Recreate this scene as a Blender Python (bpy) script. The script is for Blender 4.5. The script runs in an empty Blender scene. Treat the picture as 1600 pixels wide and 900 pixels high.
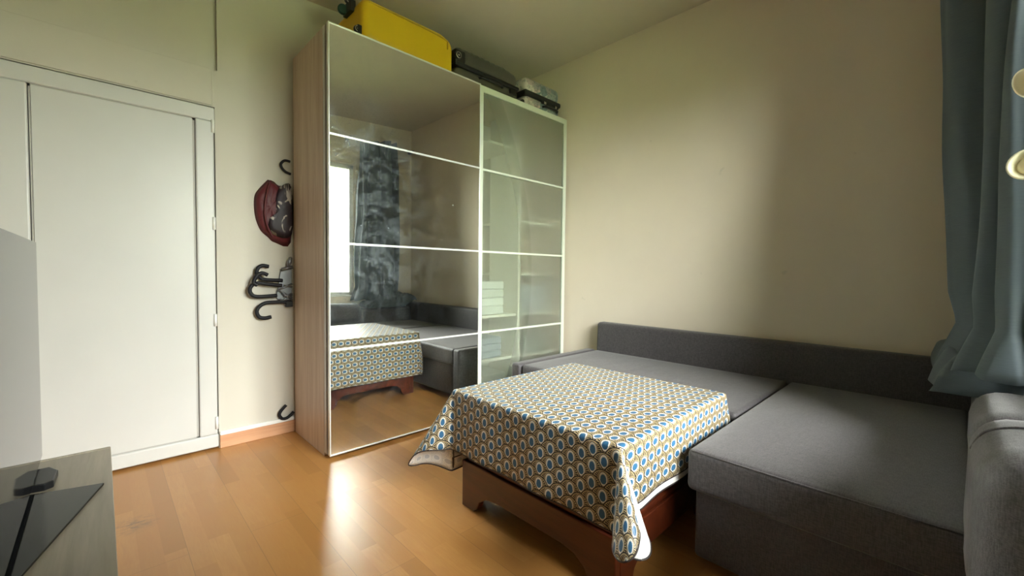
import bpy, bmesh, math, random
from mathutils import Vector, Matrix, noise
random.seed(7)
scene = bpy.context.scene
COL = scene.collection
PI = math.pi

# ------------------------------------------------------------------ camera
CAM = Vector((-0.8843, -2.3287, 1.0390))
YAW, PITCH, ROLL, FPX = [math.radians(v) for v in (44.109, -2.047, 0.637)] + [663.0]
Fv = Vector((math.sin(YAW) * math.cos(PITCH), math.cos(YAW) * math.cos(PITCH), math.sin(PITCH)))
R0 = Vector((math.cos(YAW), -math.sin(YAW), 0)); U0 = R0.cross(Fv)
Rv = R0 * math.cos(ROLL) + U0 * math.sin(ROLL); Uv = -R0 * math.sin(ROLL) + U0 * math.cos(ROLL)
cd = bpy.data.cameras.new('camera'); cam = bpy.data.objects.new('camera', cd); COL.objects.link(cam)
cam.matrix_world = Matrix(((Rv.x, Uv.x, -Fv.x, CAM.x), (Rv.y, Uv.y, -Fv.y, CAM.y), (Rv.z, Uv.z, -Fv.z, CAM.z), (0, 0, 0, 1)))
cd.sensor_width = 36.0; cd.lens = FPX * 36.0 / 1600.0; cd.clip_start = 0.02
scene.camera = cam

# ------------------------------------------------------------------ sky, window light, exposure
SKY = 24.0
world = bpy.data.worlds.new('world'); scene.world = world; world.use_nodes = True
wn = world.node_tree.nodes; wb = wn['Background']
# overcast sky: three times as bright overhead as at the horizon, dull ground below
_t = world.node_tree
_g = wn.new('ShaderNodeTexCoord'); _s = wn.new('ShaderNodeSeparateXYZ'); _r = wn.new('ShaderNodeValToRGB'); _m = wn.new('ShaderNodeMapRange')
_t.links.new(_g.outputs['Generated'], _s.inputs[0]); _t.links.new(_s.outputs[2], _m.inputs[0]); _m.inputs[1].default_value = -1; _m.inputs[2].default_value = 1
_t.links.new(_m.outputs[0], _r.inputs[0]); _e = _r.color_ramp.elements
_e[0].position = .47; _e[0].color = (.05, .055, .035, 1); _e[1].position = 1.0; _e[1].color = (1.0, .985, .96, 1)
_x = _e.new(.505); _x.color = (.30, .297, .285, 1)
_t.links.new(_r.outputs[0], wb.inputs[0]); wb.inputs[1].default_value = SKY
scene.view_settings.view_transform = 'Standard'; scene.view_settings.look = 'None'
scene.view_settings.gamma = 1.0; scene.view_settings.use_curve_mapping = False
scene.view_settings.exposure = 2.1
WX0, WX1, WZ0, WZ1 = -0.12, 1.31, 0.74, 2.30       # window opening
YW = -2.62                                        # window wall, room side
pl = bpy.data.lights.new('window_portal', 'AREA'); pl.shape = 'RECTANGLE'
pl.size = WX1 - WX0; pl.size_y = WZ1 - WZ0; pl.cycles.is_portal = True
po = bpy.data.objects.new('window_portal', pl); COL.objects.link(po)
po.location = ((WX0 + WX1) / 2, YW - 0.13, (WZ0 + WZ1) / 2); po.rotation_euler = (PI / 2, 0, 0)
scene.cycles.max_bounces = 14; scene.cycles.diffuse_bounces = 8; scene.cycles.glossy_bounces = 6
scene.cycles.transmission_bounces = 8; scene.cycles.transparent_max_bounces = 12
scene.cycles.sample_clamp_indirect = 25.0; scene.cycles.use_denoising = True
scene.cycles.caustics_reflective = True; scene.cycles.blur_glossy = 0.0

# ------------------------------------------------------------------ node helpers
class NT:
    def __init__(s, name):
        s.m = bpy.data.materials.new(name); s.m.use_nodes = True; s.t = s.m.node_tree; s.n = s.t.nodes
        s.b = s.n['Principled BSDF']; s.out = s.n['Material Output']
    def new(s, typ, **kw):
        n = s.n.new(typ)
        for k, v in kw.items(): setattr(n, k, v)
        return n
    def L(s, a, b): s.t.links.new(a, b); return a
    def put(s, sock, v):
        if isinstance(v, (int, float)): sock.default_value = v
        elif isinstance(v, tuple): sock.default_value = v if len(v) == 4 or sock.type == 'VECTOR' else v + (1,)
        else: s.L(v, sock)
    def M(s, op, a, b=0.0, c=0.0):
        n = s.new('ShaderNodeMath', operation=op)
        s.put(n.inputs[0], a); s.put(n.inputs[1], b); s.put(n.inputs[2], c)
        return n.outputs[0]
    def mix(s, f, a, b, blend='MIX'):
        n = s.new('ShaderNodeMix', data_type='RGBA', blend_type=blend)
        s.put(n.inputs[0], f); s.put(n.inputs[6], a); s.put(n.inputs[7], b)
        return n.outputs[2]
    def coord(s, kind='Object', scale=(1, 1, 1), rot=(0, 0, 0), loc=(0, 0, 0)):
        c = s.new('ShaderNodeTexCoord'); m = s.new('ShaderNodeMapping')
        m.inputs['Scale'].default_value = scale; m.inputs['Rotation'].default_value = rot; m.inputs['Location'].default_value = loc
        s.L(c.outputs[kind], m.inputs[0]); return m.outputs[0]
    def noise(s, vec, scale, detail=4, rough=.5, dist=0):
        n = s.new('ShaderNodeTexNoise'); s.L(vec, n.inputs['Vector'])
        n.inputs['Scale'].default_value = scale; n.inputs['Detail'].default_value = detail
        n.inputs['Roughness'].default_value = rough; n.inputs['Distortion'].default_value = dist
        return n.outputs[0]
    def ramp(s, f, stops):
        n = s.new('ShaderNodeValToRGB'); s.L(f, n.inputs[0]); e = n.color_ramp.elements
        e[0].position, e[0].color = stops[0][0], stops[0][1] + (1,)
        e[1].position, e[1].color = stops[-1][0], stops[-1][1] + (1,)
        for p, c in stops[1:-1]:
            x = e.new(p); x.color = c + (1,)
        return n.outputs[0]
    def rng(s, f, a, b, c=0., d=1.):
        n = s.new('ShaderNodeMapRange'); s.put(n.inputs[0], f)
        for i, v in enumerate((a, b, c, d)): n.inputs[i + 1].default_value = v
        return n.outputs[0]
    def bump(s, h, strength=.2, dist=.01):
        n = s.new('ShaderNodeBump'); n.inputs['Strength'].default_value = strength; n.inputs['Distance'].default_value = dist
        s.L(h, n.inputs['Height']); s.L(n.outputs[0], s.b.inputs['Normal'])
    def set(s, **kw):
        for k, v in kw.items():
            s.put(s.b.inputs[{'color': 'Base Color', 'rough': 'Roughness', 'metal': 'Metallic', 'spec': 'Specular IOR Level',
                              'coat': 'Coat Weight', 'coatr': 'Coat Roughness', 'sheen': 'Sheen Weight', 'trans': 'Transmission Weight'}[k]], v)
        return s.m

def plain(name, col, rough=.5, metal=0., bump=0., bscale=200, spec=.5, var=0.):
    t = NT(name); v = t.coord()
    n = t.noise(v, bscale, 3)
    c = col
    if var: c = t.mix(t.rng(t.noise(v, 3.5, 4), .35, .65), col, tuple(x * (1 - var) for x in col))
    t.set(color=c, rough=rough, metal=metal, spec=spec)
    if bump: t.bump(n, bump, .004)
    return t.m

MAT = {}
def wall_paint(name, col, col2):
    t = NT(name); v = t.coord()
    big = t.noise(v, 1.6, 5, .6); fine = t.noise(v, 60, 4); 
    c = t.mix(t.rng(big, .4, .7), col, col2)
    spot = t.rng(t.noise(v, 9, 2), .76, .80)
    c = t.mix(t.M('MULTIPLY', spot, .25), c, (.45, .42, .35))
    t.set(color=c, rough=.75, spec=.25); t.bump(t.M('ADD', fine, t.M('MULTIPLY', t.noise(v, 12, 3), 1.5)), .12, .003)
    return t.m
MAT['wall'] = wall_paint('cream_wall_paint', (.83, .75, .62), (.79, .71, .59))
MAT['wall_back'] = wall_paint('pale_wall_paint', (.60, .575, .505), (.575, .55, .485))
MAT['wall_taupe'] = wall_paint('left_wall_paint', (.62, .56, .46), (.58, .53, .44))
MAT['ceiling'] = wall_paint('ceiling_paint', (.66, .60, .50), (.62, .56, .47))
MAT['door'] = plain('white_gloss_door_paint', (.60, .605, .585), .38, bump=.05, bscale=18, var=.03)
MAT['groove'] = plain('door_groove_paint', (.42, .41, .38), .6)
MAT['white'] = plain('white_lacquer', (.80, .81, .79), .35)
MAT['alu'] = plain('pale_aluminium_frame', (.80, .83, .80), .32, metal=.35)
MAT['alu2'] = plain('pale_green_white_frame', (.70, .76, .66), .4, metal=.1)
MAT['track'] = plain('grey_track_metal', (.52, .50, .48), .4, metal=.3)
MAT['black'] = plain('black_plastic', (.012, .013, .015), .35)
MAT['rubber'] = plain('matt_black_plastic', (.009, .009, .012), .55, spec=.3)
MAT['darkgreen'] = plain('dark_green_plastic', (.012, .05, .045), .4)
MAT['chrome'] = plain('chrome_ring', (.7, .7, .68), .2, metal=1)
MAT['greymetal'] = plain('grey_metal', (.22, .23, .25), .35, metal=.8)
MAT['inside'] = plain('pale_interior_board', (.74, .71, .62), .6)

STAIN = (-.80, -.06, 0)
def floor_mat():
    t = NT('beech_laminate_floor')
    v = t.coord(rot=(0, 0, PI / 2))            # bricks' long axis along y
    b = t.new('ShaderNodeTexBrick'); t.L(v, b.inputs['Vector']); b.offset = .37; b.offset_frequency = 2
    for k, x in (('Scale', 1.), ('Mortar Size', .0006), ('Bias', 0.), ('Brick Width', .46), ('Row Height', .066)): b.inputs[k].default_value = x
    b.inputs['Color1'].default_value = (0, 0, 0, 1); b.inputs['Color2'].default_value = (1, 1, 1, 1); b.inputs['Mortar'].default_value = (.5, .5, .5, 1)
    v2 = t.coord(scale=(9, 1.0, 1)); g = t.noise(v2, 9, 6, .6, 1.2)
    w = t.coord(scale=(2.6, 1., 1)); sw = t.noise(w, 4.5, 3, .5, .5)
    base = t.ramp(b.outputs[0], [(0, (.375, .178, .046)), (.5, (.435, .212, .058)), (1, (.50, .256, .078))])
    c = t.mix(t.rng(g, .38, .68, 0, .42), base, (.40, .175, .052))
    c = t.mix(t.rng(sw, .42, .72, 0, .45), c, (.43, .185, .05))
    # board seams: wide boards of three strips, ends staggered
    b2 = t.new('ShaderNodeTexBrick'); t.L(v, b2.inputs['Vector']); b2.offset = .42
    for k, x in (('Scale', 1.), ('Mortar Size', .0011), ('Mortar Smooth', .2), ('Brick Width', 1.38), ('Row Height', .198)): b2.inputs[k].default_value = x
    c = t.mix(t.M('MULTIPLY', b2.outputs[1], .55), c, (.20, .10, .04))
    cw = t.new('ShaderNodeNewGeometry'); vd = t.new('ShaderNodeVectorMath', operation='DISTANCE')
    t.L(cw.outputs['Position'], vd.inputs[0]); vd.inputs[1].default_value = STAIN
    st = t.M('MULTIPLY', t.rng(vd.outputs['Value'], .09, .02), t.rng(t.noise(t.coord(scale=(1, 3, 1)), 22, 4, .7, 1.), .45, .60, 0, .8))
    c = t.mix(st, c, (.16, .10, .06))
    r = .31
    t.set(color=c, rough=r, spec=.55)
    t.bump(t.M('SUBTRACT', t.M('MULTIPLY', g, .25), b2.outputs[1]), .10, .002)
    return t.m
MAT['floor'] = floor_mat()

def wood(name, ca, cb, cc, axis='Z', scale=1., rough=.45, spec=.5, dist=1.5, coat=0.):
    t = NT(name); s = [14, 14, 14]; s['XYZ'.index(axis)] = .9
    v = t.coord(scale=tuple(s)); g = t.noise(v, 1.6 * scale, 6, .6, dist); f = t.noise(v, 9 * scale, 4, .6)
    c = t.ramp(g, [(.3, ca), (.5, cb), (.72, cc)])
    c = t.mix(t.rng(f, .45, .7, 0, .35), c, ca)
    t.set(color=c, rough=rough, spec=spec, coat=coat, coatr=.15); t.bump(f, .08, .002)
    return t.m
MAT['oak'] = wood('light_oak_effect_board', (.42, .29, .21), (.53, .40, .31), (.60, .48, .38), 'Z', .55)
MAT['skirt'] = wood('beech_skirting', (.50, .24, .12), (.60, .32, .17), (.66, .38, .22), 'X', .5)
MAT['cherry'] = wood('polished_cherry_wood', (.045, .009, .004), (.085, .017, .006), (.12, .026, .009), 'Y', .5, rough=.28, coat=.4)
MAT['bench'] = wood('grey_brown_wood_grain', (.29, .25, .19), (.37, .33, .26), (.45, .40, .32), 'Y', .6, rough=.36)

def fabric(name, col, col2, scale=1., bumps=.35, wr=.5):
    t = NT(name); v = t.coord(scale=(1, 1, 1))
    a = t.noise(t.coord(scale=(420, 60, 420)), 1, 3); b = t.noise(t.coord(scale=(60, 420, 60)), 1, 3)
    wv = t.M('ADD', a, b)
    big = t.noise(t.coord(scale=(1.0, 2.6, 1)), 3.2, 4, .6)
    c = t.mix(t.rng(wv, .8, 1.2), col, col2)
    t.set(color=c, rough=.6, spec=.5, sheen=.2)
    t.bump(t.M('ADD', t.M('MULTIPLY', wv, .12), t.M('MULTIPLY', big, 1.2)), bumps, .012)
    return t.m
MAT['sofa'] = fabric('charcoal_woven_fabric', (.046, .042, .045), (.094, .086, .092))
MAT['sofa_top'] = MAT['sofa']

def curtain_mat():
    t = NT('slate_blue_curtain_fabric')
    a = t.noise(t.coord(scale=(30, 30, 700)), 1, 3); b = t.noise(t.coord(), 5, 4)
    c = t.mix(t.rng(a, .35, .65), (.105, .135, .155), (.145, .180, .200))
    t.set(color=c, rough=.62, spec=.3, sheen=.3); t.bump(t.M('ADD', t.M('MULTIPLY', a, .1), b), .3, .01)
    tl = t.new('ShaderNodeBsdfTranslucent'); tl.inputs[0].default_value = (.46, .52, .52, 1)
    mx = t.new('ShaderNodeMixShader'); mx.inputs[0].default_value = .36
    t.L(t.b.outputs[0], mx.inputs[1]); t.L(tl.outputs[0], mx.inputs[2]); t.L(mx.outputs[0], t.out.inputs[0])
    return t.m
MAT['curtain'] = curtain_mat()
MAT['curtain_edge'] = plain('pale_curtain_hem', (.36, .44, .48), .5)

def mirror_mat():
    t = NT('smudged_hazy_mirror')
    gp = t.new('ShaderNodeNewGeometry'); v = gp.outputs['Position']; d = t.noise(v, 5, 6, .65, 2.2)
    s1 = t.rng(d, .46, .74, .015, .22)
    sw = t.noise(v, 19, 4, .7, 4.0); s2 = t.rng(sw, .54, .66, 0, .14)
    sp = t.rng(t.noise(v, 42, 1), .80, .84, 0, .5)
    sx = t.new('ShaderNodeSeparateXYZ'); t.L(v, sx.inputs[0])
    f = t.M('ADD', t.M('MULTIPLY', t.M('ADD', s1, s2), t.M('MULTIPLY', t.rng(sx.outputs[0], .12, .62, 1.35, .16), t.rng(t.M('ABSOLUTE', t.M('SUBTRACT', sx.outputs[2], 1.42)), .38, .62, 1., .22))), sp)
    mg = t.new('ShaderNodeBsdfGlossy'); mg.inputs['Color'].default_value = (.80, .82, .79, 1); mg.inputs['Roughness'].default_value = .012
    df = t.new('ShaderNodeBsdfDiffuse'); df.inputs[0].default_value = (.64, .74, .80, 1)  # cool smudge colour, also painting the bluish haze over the window reflection
    mx = t.new('ShaderNodeMixShader'); t.L(f, mx.inputs[0]); t.L(mg.outputs[0], mx.inputs[1]); t.L(df.outputs[0], mx.inputs[2])
    t.L(mx.outputs[0], t.out.inputs[0]); t.n.remove(t.b)
    return t.m
MAT['mirror'] = mirror_mat()

def frosted_mat():
    t = NT('frosted_glass')
    tr = t.new('ShaderNodeBsdfRefraction'); tr.inputs['Roughness'].default_value = .13; tr.inputs['IOR'].default_value = 1.02
    tr.inputs['Color'].default_value = (.92, .96, .93, 1)
    df = t.new('ShaderNodeBsdfDiffuse'); df.inputs[0].default_value = (.50, .50, .44, 1)
    tl = t.new('ShaderNodeBsdfTranslucent'); tl.inputs[0].default_value = (.8, .85, .8, 1)
    gl = t.new('ShaderNodeBsdfGlossy'); gl.inputs['Roughness'].default_value = .35
    m1 = t.new('ShaderNodeMixShader'); m1.inputs[0].default_value = .10; t.L(tr.outputs[0], m1.inputs[1]); t.L(df.outputs[0], m1.inputs[2])
    m2 = t.new('ShaderNodeMixShader'); m2.inputs[0].default_value = .14; t.L(m1.outputs[0], m2.inputs[1]); t.L(tl.outputs[0], m2.inputs[2])
    fr = t.new('ShaderNodeFresnel'); fr.inputs[0].default_value = 1.4
    m3 = t.new('ShaderNodeMixShader'); t.L(t.M('MULTIPLY', fr.outputs[0], .35), m3.inputs[0]); t.L(m2.outputs[0], m3.inputs[1]); t.L(gl.outputs[0], m3.inputs[2])
    t.L(m3.outputs[0], t.out.inputs[0]); t.n.remove(t.b)
    return t.m
MAT['frosted'] = frosted_mat()

def pane_mat():
    t = NT('clear_window_glass')
    tr = t.new('ShaderNodeBsdfTransparent'); tr.inputs[0].default_value = (.95, .97, .96, 1)
    gl = t.new('ShaderNodeBsdfGlossy'); gl.inputs['Roughness'].default_value = .01
    fr = t.new('ShaderNodeFresnel'); mx = t.new('ShaderNodeMixShader')
    t.L(fr.outputs[0], mx.inputs[0]); t.L(tr.outputs[0], mx.inputs[1]); t.L(gl.outputs[0], mx.inputs[2])
    t.L(mx.outputs[0], t.out.inputs[0]); t.n.remove(t.b)
    return t.m
MAT['pane'] = pane_mat()

def screen_mat():
    t = NT('glossy_tv_screen'); t.set(color=(.02, .021, .023), rough=.05, spec=.12); return t.m
MAT['screen'] = screen_mat()

def cloth_mats():
    W, H, R = .086, .053, .0435
    def build(name, back):
        t = NT(name)
        uv = t.new('ShaderNodeUVMap', uv_map='flat'); sp = t.new('ShaderNodeSeparateXYZ'); t.L(uv.outputs[0], sp.inputs[0])
        u, v = sp.outputs[1], sp.outputs[0]
        def lat(ou, ov):
            dx = t.M('MULTIPLY', t.M('SUBTRACT', t.M('FRACT', t.M('ADD', t.M('DIVIDE', u, W), ou)), .5), W)
            dy = t.M('MULTIPLY', t.M('SUBTRACT', t.M('FRACT', t.M('ADD', t.M('DIVIDE', v, H), ov)), .5), H)
            return dx, dy
        # overlapping fans, each row in front of the one above it: the lowest centre whose circle covers the point wins
        best = bdx = None
        for ou in (0., .5):
            dx_, dy_ = lat(ou, ou)
            for k in (-1, 0, 1):
                d = t.M('ADD', dy_, k * H)
                ins = t.M('LESS_THAN', t.M('ADD', t.M('MULTIPLY', dx_, dx_), t.M('MULTIPLY', d, d)), R * R)
                key = t.M('SUBTRACT', d, t.M('MULTIPLY', t.M('SUBTRACT', 1., ins), 10.))
                if best is None: best, bdx = key, dx_
                else:
                    g = t.M('GREATER_THAN', key, best); ng = t.M('SUBTRACT', 1., g)
                    bdx = t.M('ADD', t.M('MULTIPLY', dx_, g), t.M('MULTIPLY', bdx, ng)); best = t.M('MAXIMUM', key, best)
        dx, dy = bdx, best
        e = t.M('DIVIDE', t.M('SQRT', t.M('ADD', t.M('MULTIPLY', dx, dx), t.M('MULTIPLY', dy, dy))), R)
        ang = t.M('ARCTAN2', t.M('SUBTRACT', dy, .012), dx)
        ticks = t.M('GREATER_THAN', t.M('SINE', t.M('MULTIPLY', ang, 26.)), -.35)
        # inner oval, a little below the middle of its fan
        ex = t.M('DIVIDE', dx, .0118); ey = t.M('DIVIDE', t.M('SUBTRACT', dy, .0145), .0160)
        o = t.M('SQRT', t.M('ADD', t.M('MULTIPLY', ex, ex), t.M('MULTIPLY', ey, ey)))
        if back:
            cream, dark, blue, white = (.84, .82, .77), (.66, .68, .68), (.55, .58, .62), (.86, .86, .84)
        else:
            cream, dark, blue, white = (.46, .36, .20), (.012, .010, .011), (.030, .12, .24), (.72, .70, .63)
        c = t.mix(t.M('MULTIPLY', ticks, t.M('GREATER_THAN', o, 1.62)), cream, dark)
        c = t.mix(t.M('LESS_THAN', o, 1.60), c, cream)
        c = t.mix(t.M('MULTIPLY', t.M('GREATER_THAN', o, 1.30), t.M('LESS_THAN', o, 1.44)), c, dark)
        c = t.mix(t.M('LESS_THAN', o, 1.30), c, white)
        c = t.mix(t.M('LESS_THAN', t.M('ADD', o, t.M('MULTIPLY', t.M('MULTIPLY', ticks, t.M('GREATER_THAN', dy, .012)), .14)), .98), c, blue)
        c = t.mix(t.M('MULTIPLY', t.M('GREATER_THAN', e, .92), t.M('LESS_THAN', e, 1.03)), c, dark)
        c = t.mix(t.M('MULTIPLY', t.M('GREATER_THAN', e, .86), t.M('LESS_THAN', e, .92)), c, cream)
        c = t.mix(t.M('GREATER_THAN', e, 1.03), c, cream)
        t.set(color=c, rough=.42, spec=.45)
        t.bump(t.noise(t.coord(), 9, 4), .15, .01)
        return t.m
    return build('scallop_print_oilcloth', False), build('oilcloth_underside', True)
MAT['cloth'], MAT['cloth_back'] = cloth_mats()

def case_print():
    t = NT('pale_floral_print'); v = t.coord()
    vo = t.new('ShaderNodeTexVoronoi'); t.L(v, vo.inputs['Vector']); vo.inputs['Scale'].default_value = 14
    sx = t.new('ShaderNodeSeparateColor'); t.L(vo.outputs['Color'], sx.inputs[0])
    c = t.ramp(sx.outputs[0], [(0, (.08, .14, .16)), (.3, (.42, .50, .52)), (.5, (.62, .58, .52)), (.72, (.12, .22, .26)), (.9, (.55, .42, .42)), (1, (.62, .60, .55))])
    c = t.mix(t.rng(t.noise(v, 40, 3), .5, .6, 0, .5), c, (.10, .13, .15))
    t.set(color=c, rough=.3); return t.m
MAT['print'] = case_print()
def bag_print():
    t = NT('black_and_white_bag_print'); n = t.noise(t.coord(scale=(1, 1, .6)), 17, 2, .5, 1.)
    t.set(color=t.ramp(n, [(.50, (.035, .025, .035)), (.54, (.05, .04, .05)), (.56, (.55, .50, .45))]), rough=.5); return t.m
MAT['bagprint'] = bag_print()
MAT['binding'] = plain('dark_brown_binding', (.03, .02, .02), .5)
MAT['maroon'] = plain('maroon_bag_fabric', (.13, .016, .022), .5, bump=.4, bscale=14, var=.35)
MAT['yellow'] = plain('yellow_suitcase_shell', (.68, .44, .008), .38, var=.05)
MAT['yellow_dark'] = plain('dark_yellow_seam', (.42, .25, .01), .5)
MAT['casegrey'] = plain('dark_olive_grey_shell', (.075, .072, .060), .35)
MAT['creamplastic'] = plain('cream_plastic', (.85, .80, .58), .4)

# ------------------------------------------------------------------ object helpers
WL = {}
def link(o, parent, wloc):
    COL.objects.link(o); WL[o.name] = Vector(wloc)
    if parent is not None:
        o.parent = parent; o.location = Vector(wloc) - WL[parent.name]
    else: o.location = wloc
def tag(o, label=None, cat=None, group=None, kind=None):
    if label: o['label'] = label
    if cat: o['category'] = cat
    if group: o['group'] = group
    if kind: o['kind'] = kind
    return o
def obj(name, bm, mat, parent=None, smooth=False, bevel=0., label=None, seg=2):
    bm.normal_update()
    vs = bm.verts; xs = [v.co.x for v in vs]; ys = [v.co.y for v in vs]; zs = [v.co.z for v in vs]
    c = Vector(((min(xs) + max(xs)) / 2, (min(ys) + max(ys)) / 2, min(zs)))
    for v in vs: v.co -= c
    me = bpy.data.meshes.new(name); bm.to_mesh(me); bm.free()
    o = bpy.data.objects.new(name, me)
    for m in (mat if isinstance(mat, (list, tuple)) else [mat]): me.materials.append(MAT[m] if isinstance(m, str) else m)
    if smooth:
        me.polygons.foreach_set('use_smooth', [True] * len(me.polygons))
    link(o, parent, c)
    if bevel:
        b = o.modifiers.new('bevel', 'BEVEL'); b.width = bevel; b.segments = seg; b.limit_method = 'ANGLE'
    if label: o['label'] = label
    return o
def thing(name, label, cat, loc, group=None):
    o = bpy.data.objects.new(name, None); o.empty_display_size = .1; link(o, None, loc)
    return tag(o, label, cat, group)
def struct(name, bm, mat, **kw):
    return tag(obj(name, bm, mat, **kw), kind='structure')
def BM(): return bmesh.new()
def box(bm, x0, x1, y0, y1, z0, z1):
    v = [bm.verts.new((x, y, z)) for z in (z0, z1) for y in (y0, y1) for x in (x0, x1)]
    for f in ((0, 2, 3, 1), (4, 5, 7, 6), (0, 1, 5, 4), (2, 6, 7, 3), (0, 4, 6, 2), (1, 3, 7, 5)): bm.faces.new([v[i] for i in f])
    return bm
def bx(*a): return box(BM(), *a)
def prism(bm, pts, axis, a, b):
    """pts: 2-D outline; extruded along axis from a to b"""
    def P(p, t):
        return {'x': (t, p[0], p[1]), 'y': (p[0], t, p[1]), 'z': (p[0], p[1], t)}[axis]
    A = [bm.verts.new(P(p, a)) for p in pts]; B = [bm.verts.new(P(p, b)) for p in pts]
    n = len(pts); bm.faces.new(A); bm.faces.new(B[::-1])
    for i in range(n): bm.faces.new((A[i], B[i], B[(i + 1) % n], A[(i + 1) % n]))
    bmesh.ops.recalc_face_normals(bm, faces=bm.faces); return bm
def tube(bm, pts, r, seg=10, close=False):
    pts = [Vector(p) for p in pts]; n = len(pts); rings = []
    rr = r if isinstance(r, (list, tuple)) else [r] * n   # one radius, or one for each point
    up = Vector((0, 0, 1)); prev = None
    for i, p in enumerate(pts):
        if close: d = (pts[(i + 1) % n] - pts[i - 1]).normalized()
        else: d = (pts[min(i + 1, n - 1)] - pts[max(i - 1, 0)]).normalized()
        if prev is None:
            s = d.cross(up) if abs(d.dot(up)) < .9 else d.cross(Vector((1, 0, 0)))
        else: s = prev - d * prev.dot(d)
        s.normalize(); prev = s; t = d.cross(s)
        rings.append([bm.verts.new(p + (s * math.cos(2 * PI * k / seg) + t * math.sin(2 * PI * k / seg)) * rr[i]) for k in range(seg)])
    for i in range(n if close else n - 1):
        a, b = rings[i], rings[(i + 1) % n]
        for k in range(seg): bm.faces.new((a[k], a[(k + 1) % seg], b[(k + 1) % seg], b[k]))
    if not close:
        bm.faces.new(rings[0][::-1]); bm.faces.new(rings[-1])
    bmesh.ops.recalc_face_normals(bm, faces=bm.faces)
    return bm
def lathe(bm, prof, c, axis, seg=24):
    """prof: (radius, offset along axis) list, closed at radius 0 ends"""
    ax = Vector(axis).normalized(); s = ax.cross(Vector((0, 0, 1)))
    if s.length < .1: s = Vector((1, 0, 0))
    s.normalize(); t = ax.cross(s); c = Vector(c); rings = []
    for r, h in prof:
        if r < 1e-6: rings.append([bm.verts.new(c + ax * h)])
        else: rings.append([bm.verts.new(c + ax * h + (s * math.cos(2 * PI * k / seg) + t * math.sin(2 * PI * k / seg)) * r) for k in range(seg)])
    for a, b in zip(rings, rings[1:]):
        for k in range(seg):
            k2 = (k + 1) % seg
            if len(a) == 1 and len(b) == 1: continue
            if len(a) == 1: bm.faces.new((a[0], b[k], b[k2]))
            elif len(b) == 1: bm.faces.new((a[k], a[k2], b[0]))
            else: bm.faces.new((a[k], a[k2], b[k2], b[k]))
    bmesh.ops.recalc_face_normals(bm, faces=bm.faces); return bm
def smoothpath(pts, k=6):
    pts = [Vector(p) for p in pts]; out = []
    for i in range(len(pts) - 1):
        a = pts[max(i - 1, 0)]; b = pts[i]; c = pts[i + 1]; d = pts[min(i + 2, len(pts) - 1)]
        for j in range(k):
            t = j / k
            out.append(.5 * ((2 * b) + (c - a) * t + (2 * a - 5 * b + 4 * c - d) * t * t + (3 * b - a - 3 * c + d) * t ** 3))
    out.append(pts[-1]); return out
def softbox(x0, x1, y0, y1, z0, z1, r=.03, puff=0., n=14, warp=None, side=0., seed=0):
    """box with round edges and a swollen top, evenly meshed"""
    def ax(a, b):
        L = b - a; rr = min(r, L * .49); e = [0, rr * .12, rr * .35, rr * .65]
        mid = [rr + (L - 2 * rr) * i / n for i in range(n + 1)]
        return [a + t for t in e + mid + [L - q for q in e[::-1]]]
    X, Y, Z = ax(x0, x1), ax(y0, y1), ax(z0, z1)
    bm = BM(); cache = {}
    def vert(x, y, z):
        k = (round(x, 5), round(y, 5), round(z, 5))
        if k in cache: return cache[k]
        p = Vector((x, y, z))
        rx, ry, rz = min(r, (x1 - x0) * .49), min(r, (y1 - y0) * .49), min(r, (z1 - z0) * .49)
        rr = min(rx, ry, rz)
        q = Vector((min(max(x, x0 + rr), x1 - rr), min(max(y, y0 + rr), y1 - rr), min(max(z, z0 + rr), z1 - rr)))
        d = p - q
        if d.length > 1e-9: p = q + d.normalized() * rr
        u = 2 * (p.x - x0) / (x1 - x0) - 1; v = 2 * (p.y - y0) / (y1 - y0) - 1; w = (p.z - z0) / (z1 - z0)
        p.z += puff * (1 - abs(u) ** 3) * (1 - abs(v) ** 3) * w
        p.y += side * v * (1 - u * u) * (1 - (2 * w - 1) ** 2)
        if seed: p += noise.noise_vector(Vector((x * 3.1 + seed, y * 3.1, z * 3.1))) * .006
        if warp: p = warp(p, u, v, w)
        cache[k] = bm.verts.new(p); return cache[k]
    def face(A, B, f, flip):
        for i in range(len(A) - 1):
            for j in range(len(B) - 1):
                q = [vert(*f(A[i], B[j])), vert(*f(A[i + 1], B[j])), vert(*f(A[i + 1], B[j + 1])), vert(*f(A[i], B[j + 1]))]
                if len(set(q)) == 4: bm.faces.new(q[::-1] if flip else q)
    face(X, Y, lambda a, b: (a, b, z1), False); face(X, Y, lambda a, b: (a, b, z0), True)
    face(X, Z, lambda a, b: (a, y0, b), False); face(X, Z, lambda a, b: (a, y1, b), True)
    face(Y, Z, lambda a, b: (x1, a, b), False); face(Y, Z, lambda a, b: (x0, a, b), True)
    return bm

# ------------------------------------------------------------------ room shell
XR, YB, XL = 2.059, 0.602, -1.42
def cz(x): return 2.766 + .048 * x               # the ceiling rises a little towards the right wall
struct('floor', bx(XL - .15, XR + .15, YW - .3, YB + .3, -.06, 0), 'floor')
bm = BM()
prism(bm, [(XL - .15, cz(XL - .15)), (XR + .15, cz(XR + .15)), (XR + .15, 3.05), (XL - .15, 3.05)], 'y', YW - .3, YB + .3)
struct('ceiling', bm, 'ceiling')
struct('wall_right', bx(XR, XR + .15, YW, YB, 0, 2.97), 'wall')
struct('wall_left', bx(XL - .15, XL, YW, YB, 0, 2.97), 'wall_taupe')
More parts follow.
